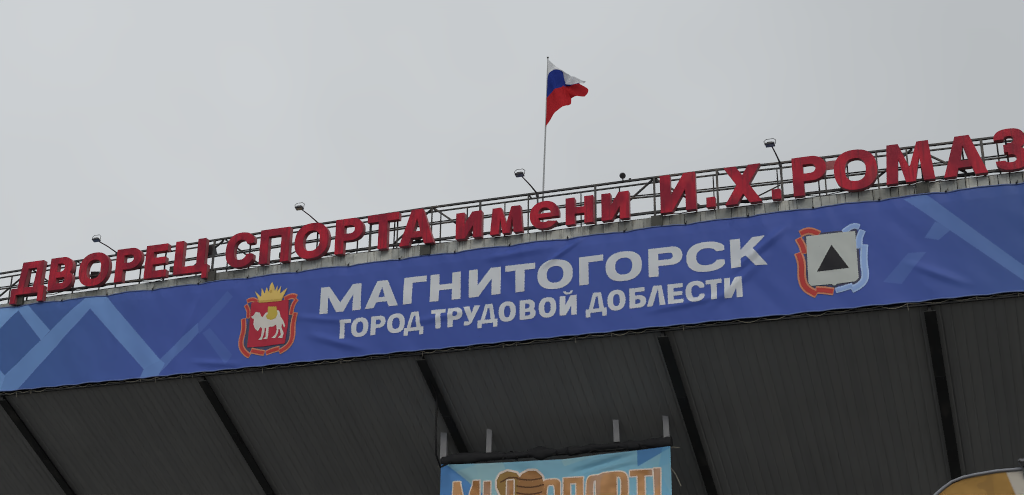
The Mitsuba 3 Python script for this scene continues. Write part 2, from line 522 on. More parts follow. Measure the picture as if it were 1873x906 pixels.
for xb in BEAMS:
    B = obj('beam', cat([slope_bar(xb - .06, xb + .06, .05, -.24), slope_bar(xb - .20, xb + .20, .05, .02)]), 'black_steel', palace)
    obj('flange', slope_bar(xb - .20, xb + .20, -.24, -.27), 'beam_paint', B)
    for y_ in (3.2, 6.6):
        obj('splice', cat([slope_bar(xb - .15, xb + .15, -.27, -.285, y_ - .3, y_ + .3)] + [slope_bar(xb + q - .02, xb + q + .02, -.285, -.31, y_ + t - .02, y_ + t + .02) for q in (-.1, .1) for t in (-.2, 0, .2)]), 'black_steel', B)
obj('lip_trim', cat([bx(X0, X1, -.02, .10, LIP - .06, LIP - .004)]), 'black_steel', palace)

# parapet sheets above the banner
PT = [(-60, 21.62), (-43, 21.62), (-40, 21.73), (-36, 21.77), (-33, 21.83), (-29.8, 21.87), (-25, 21.95), (-21.7, 21.95), (-18.3, 21.87), (-14.2, 21.87), (-7.7, 21.88), (-2.5, 21.89), (1.5, 21.86), (14, 21.86)]


def ptop(x):
    return float(np.interp(x, [q[0] for q in PT], [q[1] for q in PT]))


par = obj('parapet', cat([bx(X0, X1, .12, .45, 21.43, 21.58)] + [bx(a[0], b[0], .09, .14, 21.3, min(a[1], b[1]) - .02) for a, b in zip(PT[:-1], PT[1:])]), 'dark_board', palace)
x = -46.0
while x < 4.5:
    w = RNG.choice([.30, .42, .50, .56, .62]) * RNG.uniform(.94, 1.06)
    jy = RNG.uniform(0, .03)
    zt = ptop(x + w / 2) + RNG.uniform(-.025, .012)
    v = bx(x + .012, x + w - .016, .0 + jy, .05 + jy, 21.30, zt)
    lip = bx(x + .012, x + .045, -.025 + jy, .0 + jy, 21.30, zt - .01)     # standing seam
    dark = 1 if x < -29 else 0
    k = int(RNG.choice([1, 3, 3, 3] if dark else [0, 1, 2, 0, 3]))
    obj('sheet', cat([v, lip]), PANELS[k], par)
    x += w
cap = []
for a, b in zip(PT[:-1], PT[1:]):
    cap.append(bar([a[0], .08, a[1] + .005], [b[0], .08, b[1] + .005], .055))
obj('cap_rail', cat(cap), 'black_steel', par)
for xb in (-42.0, -31.87, -21.72, -11.95, -2.03, 8.0):
    b = cat([bx(xb - .20, xb + .20, -.12, -.03, 21.46, 21.90), bx(xb + .20, xb + .25, -.15, -.03, 21.44, 21.99)])
    obj('bracket', b, 'bracket_grey', palace)

# ----------------------------------------------------------------- rooftop sign: frame, then letters
sign = thing('rooftop_sign', 'long row of red capital letters on a dark steel frame along the roof edge', 'sign')
TOPZ = [(-46, 23.13), (-43.46, 23.21), (-39.2, 23.33), (-33.2, 23.42), (-27.9, 23.53), (-24.7, 23.56), (-21.6, 23.61), (-12.3, 23.60), (-9.5, 23.57), (-7.4, 23.50), (-5.0, 23.47), (-2.4, 23.41), (.6, 23.36), (6, 23.3)]
MIDZ = [(-46, 22.43), (-40, 22.43), (-33, 22.66), (-30, 22.70), (-27, 22.76), (-21.6, 22.84), (-13, 22.84), (-10.3, 22.73), (-5, 22.62), (.2, 22.54), (6, 22.5)]
BOTZ = [(-46, 21.80), (-41, 21.92), (-36, 21.96), (-30, 22.04), (-24, 22.10), (-13, 22.09), (-7, 22.06), (-1.7, 22.02), (6, 22.0)]
zi = lambda tab, q: float(np.interp(q, [a for a, _ in tab], [b for _, b in tab]))  # noqa: E731
YF, YK = .08, .50
for tab, y, dz, w in ((TOPZ, YF, 0, .075), (TOPZ, YK, -.02, .055), (MIDZ, YF, 0, .055), (MIDZ, YK, .27, .04), (BOTZ, YF, .03, .07), (BOTZ, YK, .24, .06)):
    for a, b in zip(tab[:-1], tab[1:]):
        obj('rail', bar([a[0], y, a[1] + dz], [b[0], y, b[1] + dz], w), 'dark_steel', sign)
HEAVY = [-44.6, -41.7, -39.2, -36.9, -34.39, -31.92, -30.09, -26.82, -24.32, -23.07, -21.52, -19.37, -17.28, -14.45, -12.04, -10.39, -9.55, -7.08, -5.46, -4.63, -3.55, -2.46, -.51, .17, 1.0, 3.0]
for xp in HEAVY:
    w = .085 if round(xp, 2) in (-31.92, -19.37, -14.45, -12.04, -9.55, -7.08, -24.32, .17) else .055
    obj('post', bar([xp, YF, ptop(xp) + .02], [xp, YF, zi(TOPZ, xp)], w), 'dark_steel', sign)
for xp in [-43.1, -38.1, -35.95, -33.0, -31.45, -28.4, -25.12, -23.41, -21.3, -20.11, -18.45, -15.18, -13.57, -11.75, -9.78, -7.3, -5.76, -2.0, .7]:
    obj('post', bar([xp, YK, 21.5], [xp, YK, zi(TOPZ, xp) - .02], .05), 'dark_steel', sign)
for xp in HEAVY[::2]:
    obj('crosspiece', cat([bar([xp, YF, zi(TOPZ, xp)], [xp, YK, zi(TOPZ, xp) - .02], .05), bar([xp, YF, zi(BOTZ, xp)], [xp, YK, zi(BOTZ, xp) + .24], .05)]), 'dark_steel', sign)
for xj in (-41.7, -31.45, -21.5, -12.05, -2.2):
    for s_ in (-1, 1):
        obj('brace', bar([xj + .05 * s_, YF + .06, zi(TOPZ, xj) - .04], [xj + 1.75 * s_, YF + .06, zi(BOTZ, xj) + .12], .065), 'dark_steel', sign)
for xa, xb2 in ((-29.0, -27.6), (-8.6, -7.2), (-4.6, -3.6)):
    obj('brace', bar([xa, YK - .05, 22.2], [xb2, YK - .05, 22.75], .04), 'dark_steel', sign)
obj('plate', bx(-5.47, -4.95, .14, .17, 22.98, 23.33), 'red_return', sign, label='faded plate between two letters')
obj('cable', tube([[x_, .3 + .1 * math.sin(x_ * 2.1), zi(BOTZ, x_) + .07 + .05 * math.sin(x_ * 1.3) + .03 * math.sin(x_ * 4.7)] for x_ in np.linspace(-45, 4, 150)], .018, 5), 'cable_black', sign)

for xq in (-40.3, -34.1, -28.6, -22.2, -17.8, -13.9, -8.9, -3.9):
    obj('junction_box', cat([bx(xq - .11, xq + .11, .20, .32, 22.28, 22.52), tube([[xq, .26, 22.28], [xq + .05, .28, 22.15], [xq - .08, .32, 22.05]], .016, 5)]), 'bracket_grey', sign)
SIGN = [('Д', -42.351, -40.546), ('В', -40.322, -39.039), ('О', -38.698, -37.112), ('Р', -36.734, -35.422), ('Е', -35.183, -34.055), ('Ц', -33.662, -31.966), ('С', -31.077, -29.706), ('П', -29.39, -27.968), ('О', -27.706, -26.101), ('Р', -25.779, -24.491), ('Т', -24.292, -22.858), ('А', -22.81, -21.248),
        ('и', -20.28, -19.16), ('м', -18.785, -17.402), ('е', -17.083, -15.862), ('н', -15.579, -14.438), ('и', -14.103, -12.986), ('И', -11.724, -10.331), ('.', -9.93, -9.587), ('Х', -9.215, -7.803), ('.', -7.43, -7.095), ('Р', -6.618, -5.367), ('О', -5.089, -3.531), ('М', -3.25, -1.53), ('А', -1.231, 0.282), ('З', 0.575, 1.70)]
ZB, CAP, LOW = 21.893, 1.556, 1.139
for ch, xa, xb2 in SIGN:
    h = LOW if ch in 'имен' else CAP
    s_, t_ = (.40, .33) if h == CAP else (.37, .29)
    g = glyph(ch, xb2 - xa, h, s_, t_, .07 if ch in 'Мм' else 0)
    over = .03 if ch in 'ОСЗе' else 0
    if over:
        g = affinity.scale(g, 1, 1 + over, origin=(0, h / 2))
    g = affinity.translate(g, xa, ZB + RNG.uniform(-.012, .012))
    face = wall_solid(g, -.28, .03)
    L = obj('letter', face, 'red_paint', sign, label=f'red letter {ch}' if ch != '.' else 'red square full stop')
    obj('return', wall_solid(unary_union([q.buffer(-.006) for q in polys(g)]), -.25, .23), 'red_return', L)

# ----------------------------------------------------------------- the long blue banner
CREASE = [(-14.9, 21.4, -16.6, 20.3, .07, .10), (-15.6, 21.2, -19.5, 20.9, .05, .16), (-9.6, 20.4, -12.4, 19.5, .0, .2), (-6.8, 20.9, -9.3, 19.1, .09, .16), (-7.6, 19.9, -10.3, 17.7, .06, .18),
          (-27.0, 18.6, -24.0, 17.6, .07, .16), (-27.6, 19.4, -24.8, 18.9, .05, .12), (-32.6, 17.9, -29.8, 17.5, .05, .12), (-2.9, 18.9, -.6, 17.7, .06, .14), (-32.2, 21.1, -33.5, 17.6, .05, .22), (-19.2, 18.9, -22.6, 18.5, .05, .14), (-12.6, 18.0, -9.0, 18.4, .05, .12), (-36.6, 20.9, -36.2, 18.3, .03, .2)]


def ripple(x, z):
    P = np.stack([(x + .8 * z) * .9, (z - .35 * x) * .33, 0 * x + 3], -1)
    y = -.11 + .11 * (meshkit.fbm(P, 2, 3) - .5) + .05 * (meshkit.noise(np.stack([x * .35, z * .45, 0 * x], -1), 8) - .5)
    for xa, za, xb2, zb, amp, wid in CREASE:
        d = np.array([xb2 - xa, zb - za])
        L = np.hypot(*d)
        u = ((x - xa) * d[0] + (z - za) * d[1]) / L
        v = (-(x - xa) * d[1] + (z - za) * d[0]) / L
        along = np.clip(u / L, 0, 1)
        y = y - 1.35 * amp * np.exp(-(v / wid) ** 2) * np.sin(np.pi * along) ** 1.0
    k = (x + 46.8) / 2.4
    k = (k - np.round(k)) * 2.4
    y = y + .055 * np.exp(-(k / .22) ** 2) * np.exp(-np.clip(21.46 - z, 0, 9) / .45) - .03 * np.exp(-((np.abs(k) - .45 - .3 * (21.46 - z)) / .16) ** 2) * np.exp(-np.clip(21.46 - z, 0, 9) / .6)
    y = y + .05 * np.clip((z - 21.0) / .46, 0, 1)
    return y


def edge_z(x, z):
    up = np.clip((z - 20.6) / .9, 0, 1) ** 2
    dn = np.clip((18.2 - z) / .85, 0, 1) ** 2
    return z - up * (.05 * np.abs(np.sin(np.pi * x / 2.4)) ** 1.5) + dn * (.035 * np.abs(np.sin(np.pi * x / 1.15 + .6)))


fb = thing('fascia_banner', 'long blue cloth banner with white lettering and two crests along the canopy edge', 'banner')
BX0, BX1, BZ0, BZ1 = -48.0, 5.5, 17.35, 21.46
nx, nz = 760, 60
gx, gz = np.meshgrid(np.linspace(BX0, BX1, nx), np.linspace(BZ0, BZ1, nz), indexing='ij')
V = np.stack([gx, ripple(gx, gz), edge_z(gx, gz)], -1).reshape(-1, 3)
I = (np.arange(nx - 1)[:, None] * nz + np.arange(nz - 1)[None, :]).ravel()
F = np.vstack([np.c_[I, I + nz, I + nz + 1], np.c_[I, I + nz + 1, I + 1]])
obj('cloth', trimesh.Trimesh(V, F, process=False), 'blue_cloth', fb, smooth=True)


def printed(name, shape, bsdf, parent, off, edge=.10, label=None):
    m = wall_sheet(shape, edge, lambda a, b: ripple(a, b) - off)
    v = np.array(m.vertices)
    v[:, 2] = edge_z(v[:, 0], v[:, 2])
    return obj(name, trimesh.Trimesh(v, m.faces, process=False), bsdf, parent, smooth=True, label=label)


LINE1 = [('М', -26.387, -24.481), ('А', -24.296, -22.796), ('Г', -22.568, -21.566), ('Н', -21.401, -20.071), ('И', -19.716, -18.342), ('Т', -18.157, -16.901), ('О', -16.807, -15.35), ('Г', -15.087, -14.095), ('О', -14.003, -12.553), ('Р', -12.295, -10.97), ('С', -10.822, -9.359), ('К', -9.134, -7.766)]
LINE2 = [('Г', -25.399, -24.885), ('О', -24.862, -24.094), ('Р', -23.982, -23.311), ('О', -23.238, -22.457), ('д', -22.486, -21.633), ('Т', -21.308, -20.691), ('Р', -20.593, -19.951), ('У', -19.927, -19.212), ('д', -19.298, -18.459), ('О', -18.409, -17.696), ('В', -17.535, -16.868), ('О', -16.742, -16.027), ('Й', -15.887, -15.2), ('д', -14.84, -14.0), ('О', -13.963, -13.245), ('Б', -13.087, -12.432), ('Л', -12.411, -11.678), ('Е', -11.584, -10.984), ('С', -10.898, -10.176), ('Т', -10.12, -9.513), ('И', -9.42, -8.753)]
for line, zb, h, s_, t_ in ((LINE1, 19.381, 1.154, .385, .25), (LINE2, 18.224, .793, .225, .165)):
    for ch, xa, xb2 in line:
        g = glyph(ch, xb2 - xa, h, s_, t_, .01)
        if ch in 'ОС':
            g = affinity.scale(g, 1, 1.05, origin=(0, h / 2))
        printed('letter', affinity.translate(g, xa, zb), 'white_ink', fb, .012, label=f'white letter {ch.upper()}')


def stroke(pts, w):
    for _ in range(3):   # rounded bends
        p = np.asarray(pts)
        pts = np.vstack([p[:1], np.stack([.75 * p[:-1] + .25 * p[1:], .25 * p[:-1] + .75 * p[1:]], 1).reshape(-1, 2), p[-1:]])
    return LineString(pts).buffer(w / 2, cap_style=2, join_style=1).buffer(-.03).buffer(.03)


ARMS_RIBBON = [([(-29.34, 20.24), (-29.63, 20.38), (-29.88, 20.3)], 0.178), ([(-29.93, 20.16), (-29.76, 19.89), (-29.76, 19.54)], 0.178), ([(-30.0, 19.56), (-29.93, 19.05), (-30.04, 18.6), (-29.98, 18.25), (-29.7, 17.95), (-29.53, 17.87)], 0.215), ([(-29.51, 18.11), (-29.16, 18.0), (-28.84, 17.93)], 0.215),
               ([(-28.78, 17.92), (-28.5, 18.0), (-28.13, 18.06)], 0.204), ([(-28.14, 17.9), (-27.69, 18.14), (-27.55, 18.51), (-27.62, 19.05), (-27.5, 19.57)], 0.215), ([(-27.72, 19.48), (-27.66, 19.9), (-27.47, 20.17)], 0.178), ([(-27.5, 20.23), (-27.73, 20.34), (-28.08, 20.2)], 0.222)]
ARMS_DARK = [(-29.73, 20.16), (-27.76, 20.11), (-27.68, 19.36), (-27.66, 18.29), (-27.91, 18.15), (-28.8, 18.12), (-29.63, 18.1), (-29.84, 18.35), (-29.8, 19.04), (-29.74, 19.54)]
ARMS_SHIELD = [(-29.62, 20.2), (-27.88, 20.15), (-27.84, 19.07), (-27.91, 18.27), (-28.81, 18.24), (-29.68, 18.27), (-29.65, 19.18)]
ARMS_CROWN = [(-29.23, 20.19), (-29.52, 20.73), (-29.19, 20.42), (-29.2, 20.83), (-29.03, 20.56), (-28.97, 20.85), (-28.84, 20.6), (-28.82, 20.89), (-28.73, 21.06), (-28.62, 20.87), (-28.55, 20.62), (-28.45, 20.87), (-28.42, 20.59), (-28.26, 20.83), (-28.29, 20.48), (-27.95, 20.71), (-28.2, 20.17)]
ARMS_CAMEL = [(-29.58, 19.58), (-29.46, 19.64), (-29.38, 19.77), (-29.19, 19.71), (-29.11, 19.55), (-29.04, 19.49), (-28.89, 19.68), (-28.31, 19.74), (-28.25, 19.66), (-28.2, 19.46), (-28.05, 19.25), (-27.94, 19.01), (-27.98, 18.97), (-28.1, 19.18), (-28.12, 18.99), (-27.99, 18.71), (-28.04, 18.5), (-28.23, 18.54), (-28.1, 18.64), (-28.16, 18.88), (-28.24, 18.94), (-28.26, 18.73), (-28.37, 18.53), (-28.52, 18.55), (-28.37, 18.67), (-28.31, 18.89), (-28.36, 19.13), (-28.5, 19.06), (-28.72, 19.05), (-28.71, 18.62), (-28.75, 18.52), (-28.92, 18.55), (-28.81, 18.63), (-28.82, 19.02), (-28.89, 19.04), (-28.91, 18.8), (-29.0, 18.53), (-29.17, 18.53), (-29.04, 18.66), (-29.0, 19.0), (-29.11, 19.09), (-29.22, 18.92), (-29.36, 19.03), (-29.46, 19.24), (-29.44, 19.47), (-29.55, 19.52)]
ARMS_SADDLE = [(-28.81, 19.95), (-28.41, 19.91), (-28.37, 19.71), (-28.33, 19.59), (-28.41, 19.4), (-28.61, 19.34), (-28.8, 19.4), (-28.88, 19.53), (-28.8, 19.63)]
CITY_RED = [([(-5.8, 20.33), (-6.18, 20.56), (-6.51, 20.43)], 0.239), ([(-6.59, 20.28), (-6.44, 19.94), (-6.4, 19.63)], 0.239), ([(-6.62, 19.7), (-6.51, 19.26), (-6.57, 18.71), (-6.46, 18.3), (-6.05, 18.01)], 0.269), ([(-6.09, 18.19), (-5.78, 18.15), (-5.45, 18.06)], 0.252)]
CITY_BLUE = [([(-4.95, 20.3), (-4.59, 20.54), (-4.35, 20.43)], 0.182), ([(-4.25, 20.3), (-4.42, 19.97), (-4.41, 19.61)], 0.208), ([(-4.23, 19.74), (-4.32, 19.08), (-4.27, 18.52), (-4.43, 18.23), (-4.82, 18.05)], 0.226), ([(-4.76, 18.22), (-5.09, 18.14), (-5.38, 18.09)], 0.182)]
CITY_SHIELD = [(-6.27, 20.29), (-4.54, 20.28), (-4.55, 18.48), (-4.67, 18.37), (-5.29, 18.36), (-5.41, 18.29), (-5.49, 18.37), (-6.23, 18.38), (-6.3, 18.48)]
CITY_TRIANGLE = [(-5.4, 19.86), (-4.84, 18.89), (-5.99, 18.88)]


def ribbon(parent, pieces, outer, inner, off):
    for k, (pts, w) in enumerate(pieces):
        w = w * 1.18
        r = printed('ribbon', stroke(pts, w), outer, parent, off + .003 * (k % 2))
        a = stroke(pts, w * .58)
        printed('stripe', a.intersection(stroke(pts, w).buffer(-.03)), inner, r, off + .009 + .003 * (k % 2))


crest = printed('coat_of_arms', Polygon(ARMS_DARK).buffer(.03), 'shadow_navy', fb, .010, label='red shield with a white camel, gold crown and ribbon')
ribbon(crest, ARMS_RIBBON, 'ribbon_gold', 'ribbon_red', .016)
printed('shield', Polygon(ARMS_SHIELD).buffer(.02), 'shield_red', crest, .034)
printed('crown', Polygon(ARMS_CROWN), 'crown_gold', crest, .042)
printed('crown_band', Polygon([(-29.27, 20.16), (-29.30, 20.26), (-28.15, 20.24), (-28.2, 20.14)]), 'crown_shade', crest, .046)
printed('crown_jewel', Point(-28.74, 20.62).buffer(.075), 'crown_shade', crest, .046)
printed('camel', Polygon(ARMS_CAMEL).buffer(.02).buffer(-.012), 'camel_white', crest, .042)
printed('saddle', Polygon(ARMS_SADDLE), 'saddle_gold', crest, .049)
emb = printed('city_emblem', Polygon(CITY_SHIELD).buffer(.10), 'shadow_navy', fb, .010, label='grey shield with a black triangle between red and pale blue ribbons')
ribbon(emb, CITY_RED, 'ribbon_gold', 'ribbon_red', .016)
ribbon(emb, CITY_BLUE, 'ribbon_edge', 'ribbon_blue', .016)
printed('shield', Polygon(CITY_SHIELD).buffer(.02), 'shield_grey', emb, .034)
printed('triangle', Polygon(CITY_TRIANGLE), 'triangle_black', emb, .042)

hx = np.linspace(BX0, BX1, 400)
for zz in (21.445, 17.37):
    obj('hem', tube(np.c_[hx, ripple(hx, hx * 0 + zz) - .012, edge_z(hx, hx * 0 + zz)], .028, 6), 'hem_blue', fb, smooth=True)
# lacing under the lower edge, knots along the upper edge
lace, x = [], -47.0
while x < 5:
    w = RNG.uniform(.5, .95)
    sag = RNG.uniform(.03, .13)
    u = np.linspace(0, 1, 7)
    lace.append(tube(np.c_[x + w * u, -.06 + .04 * np.sin(u * 3), 17.355 - sag * np.sin(np.pi * u)], .012, 5))
    if RNG.random() < .3:
        lace.append(tube([[x, -.06, 17.36], [x + .02, -.07, 17.36 - RNG.uniform(.1, .3)]], .008, 4))
    x += w
obj('lacing', cat(lace), 'rope_grey', fb)
knots = []
for x in np.arange(-46.8, 5, 2.4):
    m = trimesh.creation.icosphere(1, .038)
    m.apply_translation((x + RNG.uniform(-.05, .05), -.09, 21.43))
    knots.append(m)
    knots.append(tube([[x, -.08, 21.43], [x + .03, -.03, 21.55]], .012, 5))
obj('tie', cat(knots), 'cable_black', fb)

# ----------------------------------------------------------------- floodlights
def rot_box(c, size, tilt, yaw=0.0):
    m = trimesh.creation.box(size)
    m.apply_transform(trimesh.transformations.rotation_matrix(tilt, [1, 0, 0]))
    m.apply_transform(trimesh.transformations.rotation_matrix(yaw, [0, 0, 1]))
    m.apply_translation(c)
    return m


def arm_lamp(x, label, zb, zt, dx, reach=1.55):
    k = thing('floodlight', label, 'floodlight', 'floodlights on arms in front of the roof letters')
    tip = np.array([x + dx, -reach, zt])
    obj('arm', tube([[x, .06, zb - .45], [x, .03, zb], [x + dx * .5, -reach * .5, (zb + zt) / 2 + .03], tip], [.04, .035, .028, .024], 8), 'lamp_body', k, smooth=40)
    obj('head', cat([rot_box(tip + [-.04, -.02, .02], (.34, .20, .06), -.35), rot_box(tip + [-.04, -.04, .07], (.20, .11, .06), -.35)]), 'lamp_body', k)
    obj('lens', rot_box(tip + [-.04, -.01, -.015], (.29, .15, .012), -.35), 'lamp_glass', k)
    obj('bracket', tube([tip + [-.23, .0, .03], tip + [-.26, -.02, .18], tip + [-.17, -.02, .25], tip + [.09, -.02, .25], tip + [.18, -.02, .18], tip + [.15, 0, .03]], .014, 5), 'lamp_body', k)
    obj('junction', rot_box(np.array([x, .0, zb - .05]), (.10, .12, .16), .2), 'lamp_body', k)


arm_lamp(-36.95, 'arm floodlight above the first word, leftmost against the sky', 23.42, 23.45, .05)
arm_lamp(-26.76, 'arm floodlight rising behind the middle letter of the second red word', 23.53, 23.62, -.05)
arm_lamp(-16.87, 'arm floodlight beside the foot of the flagpole', 23.55, 23.73, -.15)
arm_lamp(-7.09, 'arm floodlight above the second red full stop, rightmost against the sky', 23.46, 23.52, -.05)

k = thing('rail_floodlight', 'small dark floodlight standing on the top rail above the lowercase word', 'floodlight')
obj('head', tube([[-13.24, -.16, 23.74], [-13.27, -.10, 23.79], [-13.32, .02, 23.87], [-13.35, .10, 23.92]], [.12, .125, .09, .05], 14), 'lamp_body', k, smooth=40)
obj('bracket', cat([tube([[-13.3, .08, 23.60], [-13.3, .04, 23.78]], .025, 6), bx(-13.05, -12.97, .04, .1, 23.64, 23.70)]), 'lamp_body', k)
k = thing('post_floodlight', 'large square floodlight tilted on the frame between the two red words', 'floodlight')
obj('head', cat([rot_box(np.array([-32.15, .18, 23.0]), (.52, .20, .42), .35, -.3), rot_box(np.array([-32.13, .33, 22.98]), (.34, .16, .28), .35, -.3)]), 'lamp_body', k)
obj('bracket', cat([bar([-32.45, .2, 22.86], [-31.92, .1, 23.12], .04)]), 'lamp_body', k)
k = thing('frame_floodlight', 'dark floodlight seen through the first round letter', 'floodlight')
obj('head', rot_box(np.array([-38.25, .33, 22.62]), (.34, .20, .34), .4, .3), 'lamp_body', k)
obj('bracket', bar([-38.1, .42, 22.4], [-38.1, .42, 22.7], .05), 'lamp_body', k)

# ----------------------------------------------------------------- flagpole and flag
k = thing('flagpole', 'thin grey flagpole rising from the roof behind the lowercase word', 'flagpole')
obj('pole', tube([[-16.86, .62, 21.45], [-16.84, .62, 23.6], [-16.72, .62, 27.2], [-16.64, .62, 30.03]], [.045, .038, .032, .024], 8), 'zinc', k, smooth=40)
obj('finial', trimesh.Trimesh(trimesh.creation.icosphere(2, .045).vertices + np.array([-16.64, .62, 30.05]), trimesh.creation.icosphere(2, .045).faces), 'lamp_body', k, smooth=True)
FLAG = np.array([[(-16.64, 0.6, 29.99), (-16.64, 0.6, 29.51), (-16.65, 0.6, 29.03), (-16.66, 0.6, 28.57), (-16.69, 0.6, 28.12), (-16.72, 0.6, 27.45), (-16.74, 0.6, 26.78)], [(-16.38, 0.5, 29.66), (-16.45, 0.5, 29.46), (-16.5, 0.44, 29.22), (-16.47, 0.41, 28.72), (-16.41, 0.46, 28.27), (-16.46, 0.51, 27.72), (-16.49, 0.49, 27.02)], [(-16.08, 0.35, 29.32), (-16.12, 0.29, 29.26), (-16.17, 0.25, 29.19), (-16.21, 0.28, 28.79), (-16.2, 0.34, 28.38), (-16.19, 0.34, 27.86), (-16.18, 0.28, 27.3)],
                 [(-15.86, 0.39, 29.13), (-15.87, 0.33, 29.12), (-15.91, 0.35, 29.14), (-15.91, 0.41, 28.85), (-15.92, 0.43, 28.49), (-15.86, 0.38, 27.96), (-15.85, 0.33, 27.44)], [(-15.76, 0.61, 29.13), (-15.84, 0.61, 29.05), (-15.94, 0.67, 28.99), (-15.94, 0.7, 28.79), (-15.88, 0.66, 28.53), (-15.77, 0.61, 28.06), (-15.62, 0.62, 27.69)], [(-15.65, 0.85, 29.12), (-15.81, 0.9, 28.94), (-15.97, 0.95, 28.82), (-15.92, 0.93, 28.69), (-15.84, 0.87, 28.51), (-15.78, 0.86, 28.31), (-15.72, 0.91, 28.15)],
                 [(-15.3, 0.69, 28.82), (-15.52, 0.74, 28.79), (-15.66, 0.74, 28.68), (-15.6, 0.68, 28.62), (-15.55, 0.65, 28.58), (-15.49, 0.7, 28.28), (-15.41, 0.75, 28.06)], [(-14.95, 0.53, 28.6), (-15.07, 0.55, 28.56), (-15.22, 0.49, 28.55), (-15.08, 0.45, 28.46), (-14.9, 0.48, 28.37), (-14.81, 0.54, 28.13), (-15.01, 0.54, 27.87)]])
for c_ in (5, 6, 7):
    FLAG[c_, 4] = FLAG[c_, 2] + [0, .02, -.03]
    FLAG[c_, 3] = FLAG[c_, 2] + [0, .16, .06]
FLAG[4, 3] += [0, .1, 0]
from scipy.interpolate import RectBivariateSpline, PchipInterpolator  # noqa: E402

k = thing('flag', 'white, blue and red flag blowing sideways with its far end folded', 'flag')
fu = np.linspace(0, 7, 57)
F1 = PchipInterpolator(np.arange(8), FLAG, axis=0)(fu)
for name, v0, v1, m in (('white_stripe', 0, 2, 'flag_white'), ('blue_stripe', 2, 4, 'flag_blue'), ('red_stripe', 4, 6, 'flag_red')):
    fv = np.linspace(v0, v1, 15)
    G = PchipInterpolator(np.arange(7), F1, axis=1)(fv)
    uu, vv = np.meshgrid(fu, fv, indexing='ij')
    G[..., 1] += .05 * np.sin(uu * 1.9 + vv * .8) * np.clip(uu / 2, 0, 1) + .035 * np.sin(uu * 4.1 - vv * 2.2) * np.clip(uu / 3, 0, 1)
    nu, nv = G.shape[:2]
    I = (np.arange(nu - 1)[:, None] * nv + np.arange(nv - 1)[None, :]).ravel()
    obj(name, trimesh.Trimesh(G.reshape(-1, 3), np.vstack([np.c_[I, I + nv, I + nv + 1], np.c_[I, I + nv + 1, I + 1]]), process=False), m, k, smooth=True)

# ----------------------------------------------------------------- the banner hung under the canopy
YH = 3.9
fr = thing('hanging_rack', 'dark steel frame hung from the soffit on four pale posts', 'rack')
obj('top_beam', cat([bar([-22.45, YH + .32, 13.84], [-12.7, YH + .32, 13.90], .16), bar([-22.3, YH + .55, 13.95], [-12.7, YH + .55, 14.02], .10)]), 'black_steel', fr)
for xs in (-22.35, -19.2, -15.9, -12.75):
    obj('upright', bar([xs, YH + .32, 8.4], [xs, YH + .32, 13.85], .09), 'black_steel', fr)
obj('bottom_beam', bar([-22.45, YH + .32, 8.45], [-12.7, YH + .32, 8.45], .12), 'black_steel', fr)
for xs, zt, w in ((-22.42, 15.0, .30), (-20.38, 14.97, .24), (-14.93, 15.06, .26), (-12.87, 15.04, .26)):
    zb = 13.93 if xs < -18 else 14.12
    obj('hanger', tube([[xs + RNG.uniform(-.04, .04), YH + .25, zb], [xs, YH + .25, zt + .1]], w * .62, 4), 'post_white', fr)
rx = np.linspace(-22.45, -12.65, 150)
rr = .06 + .28 * meshkit.fbm(np.stack([rx * 1.6, rx * 0, rx * 0], -1), 3, 4) ** 1.3
m = tube(np.c_[rx, YH + .28 + .1 * (meshkit.noise(np.stack([rx * .9, rx * 0, rx * 0 + 5], -1), 2) - .5), 13.86 + (rx + 22.4) * .012 + .12 * (meshkit.fbm(np.stack([rx * 1.7, rx * 0, rx * 0 + 9], -1), 2, 7) - .5)], rr, 12)
v = np.array(m.vertices)
v += .09 * (meshkit.fbm(v * 3.1, 2, 3) - .5)[:, None] * np.array([0, 1, 1])
obj('rolled_sheet', trimesh.Trimesh(v, m.faces, process=False), 'tarp_black', fr, smooth=50)
for i in range(26):
    xs = -22.2 + 9.3 * (i + RNG.random()) / 26
    h = RNG.uniform(.08, .38)
    u = np.linspace(0, 1, 6)
    obj('wire', tube(np.c_[xs + RNG.uniform(-.5, .5) * u, YH + .1 + .15 * u, 13.72 + h * np.sin(np.pi * u * RNG.uniform(.5, 1))], RNG.uniform(.014, .035), 5), 'cable_black', fr)

hb = thing('hanging_banner', 'pale blue sports banner with brown cream-edged lettering under the canopy', 'banner')


def top_h(x):
    return np.interp(x, [-22.43, -20.95, -19.41, -17.0, -15.6, -14.0, -12.65], [13.65, 13.59, 13.56, 13.53, 13.61, 13.68, 13.76])


def rip_h(x, z):
    P = np.stack([x * .5 + z * .2, z * .35, 0 * x], -1)
    y = YH + .10 * (meshkit.fbm(P, 2, 21) - .5)
    for xa, za, xb2, zb, amp, wid in ((-16.9, 12.9, -13.9, 13.58, .16, .13), (-16.5, 12.75, -13.6, 13.2, .08, .10), (-22.3, 13.6, -20.6, 12.4, .10, .14), (-19.5, 13.4, -17.5, 12.7, .06, .16)):
        d = np.array([xb2 - xa, zb - za])
        L = np.hypot(*d)
        u, v = ((x - xa) * d[0] + (z - za) * d[1]) / L, (-(x - xa) * d[1] + (z - za) * d[0]) / L
        y = y + amp * np.exp(-(v / wid) ** 2) * np.sin(np.pi * np.clip(u / L, 0, 1))
    return y


gx, gt = np.meshgrid(np.linspace(-22.43, -12.65, 200), np.linspace(0, 1, 110), indexing='ij')
gz = 8.5 + (top_h(gx) - 8.5) * gt
V = np.stack([gx, rip_h(gx, gz), gz], -1).reshape(-1, 3)
I = (np.arange(199)[:, None] * 110 + np.arange(109)[None, :]).ravel()
obj('cloth', trimesh.Trimesh(V, np.vstack([np.c_[I, I + 110, I + 111], np.c_[I, I + 111, I + 1]]), process=False), 'sport_back', hb, smooth=True)


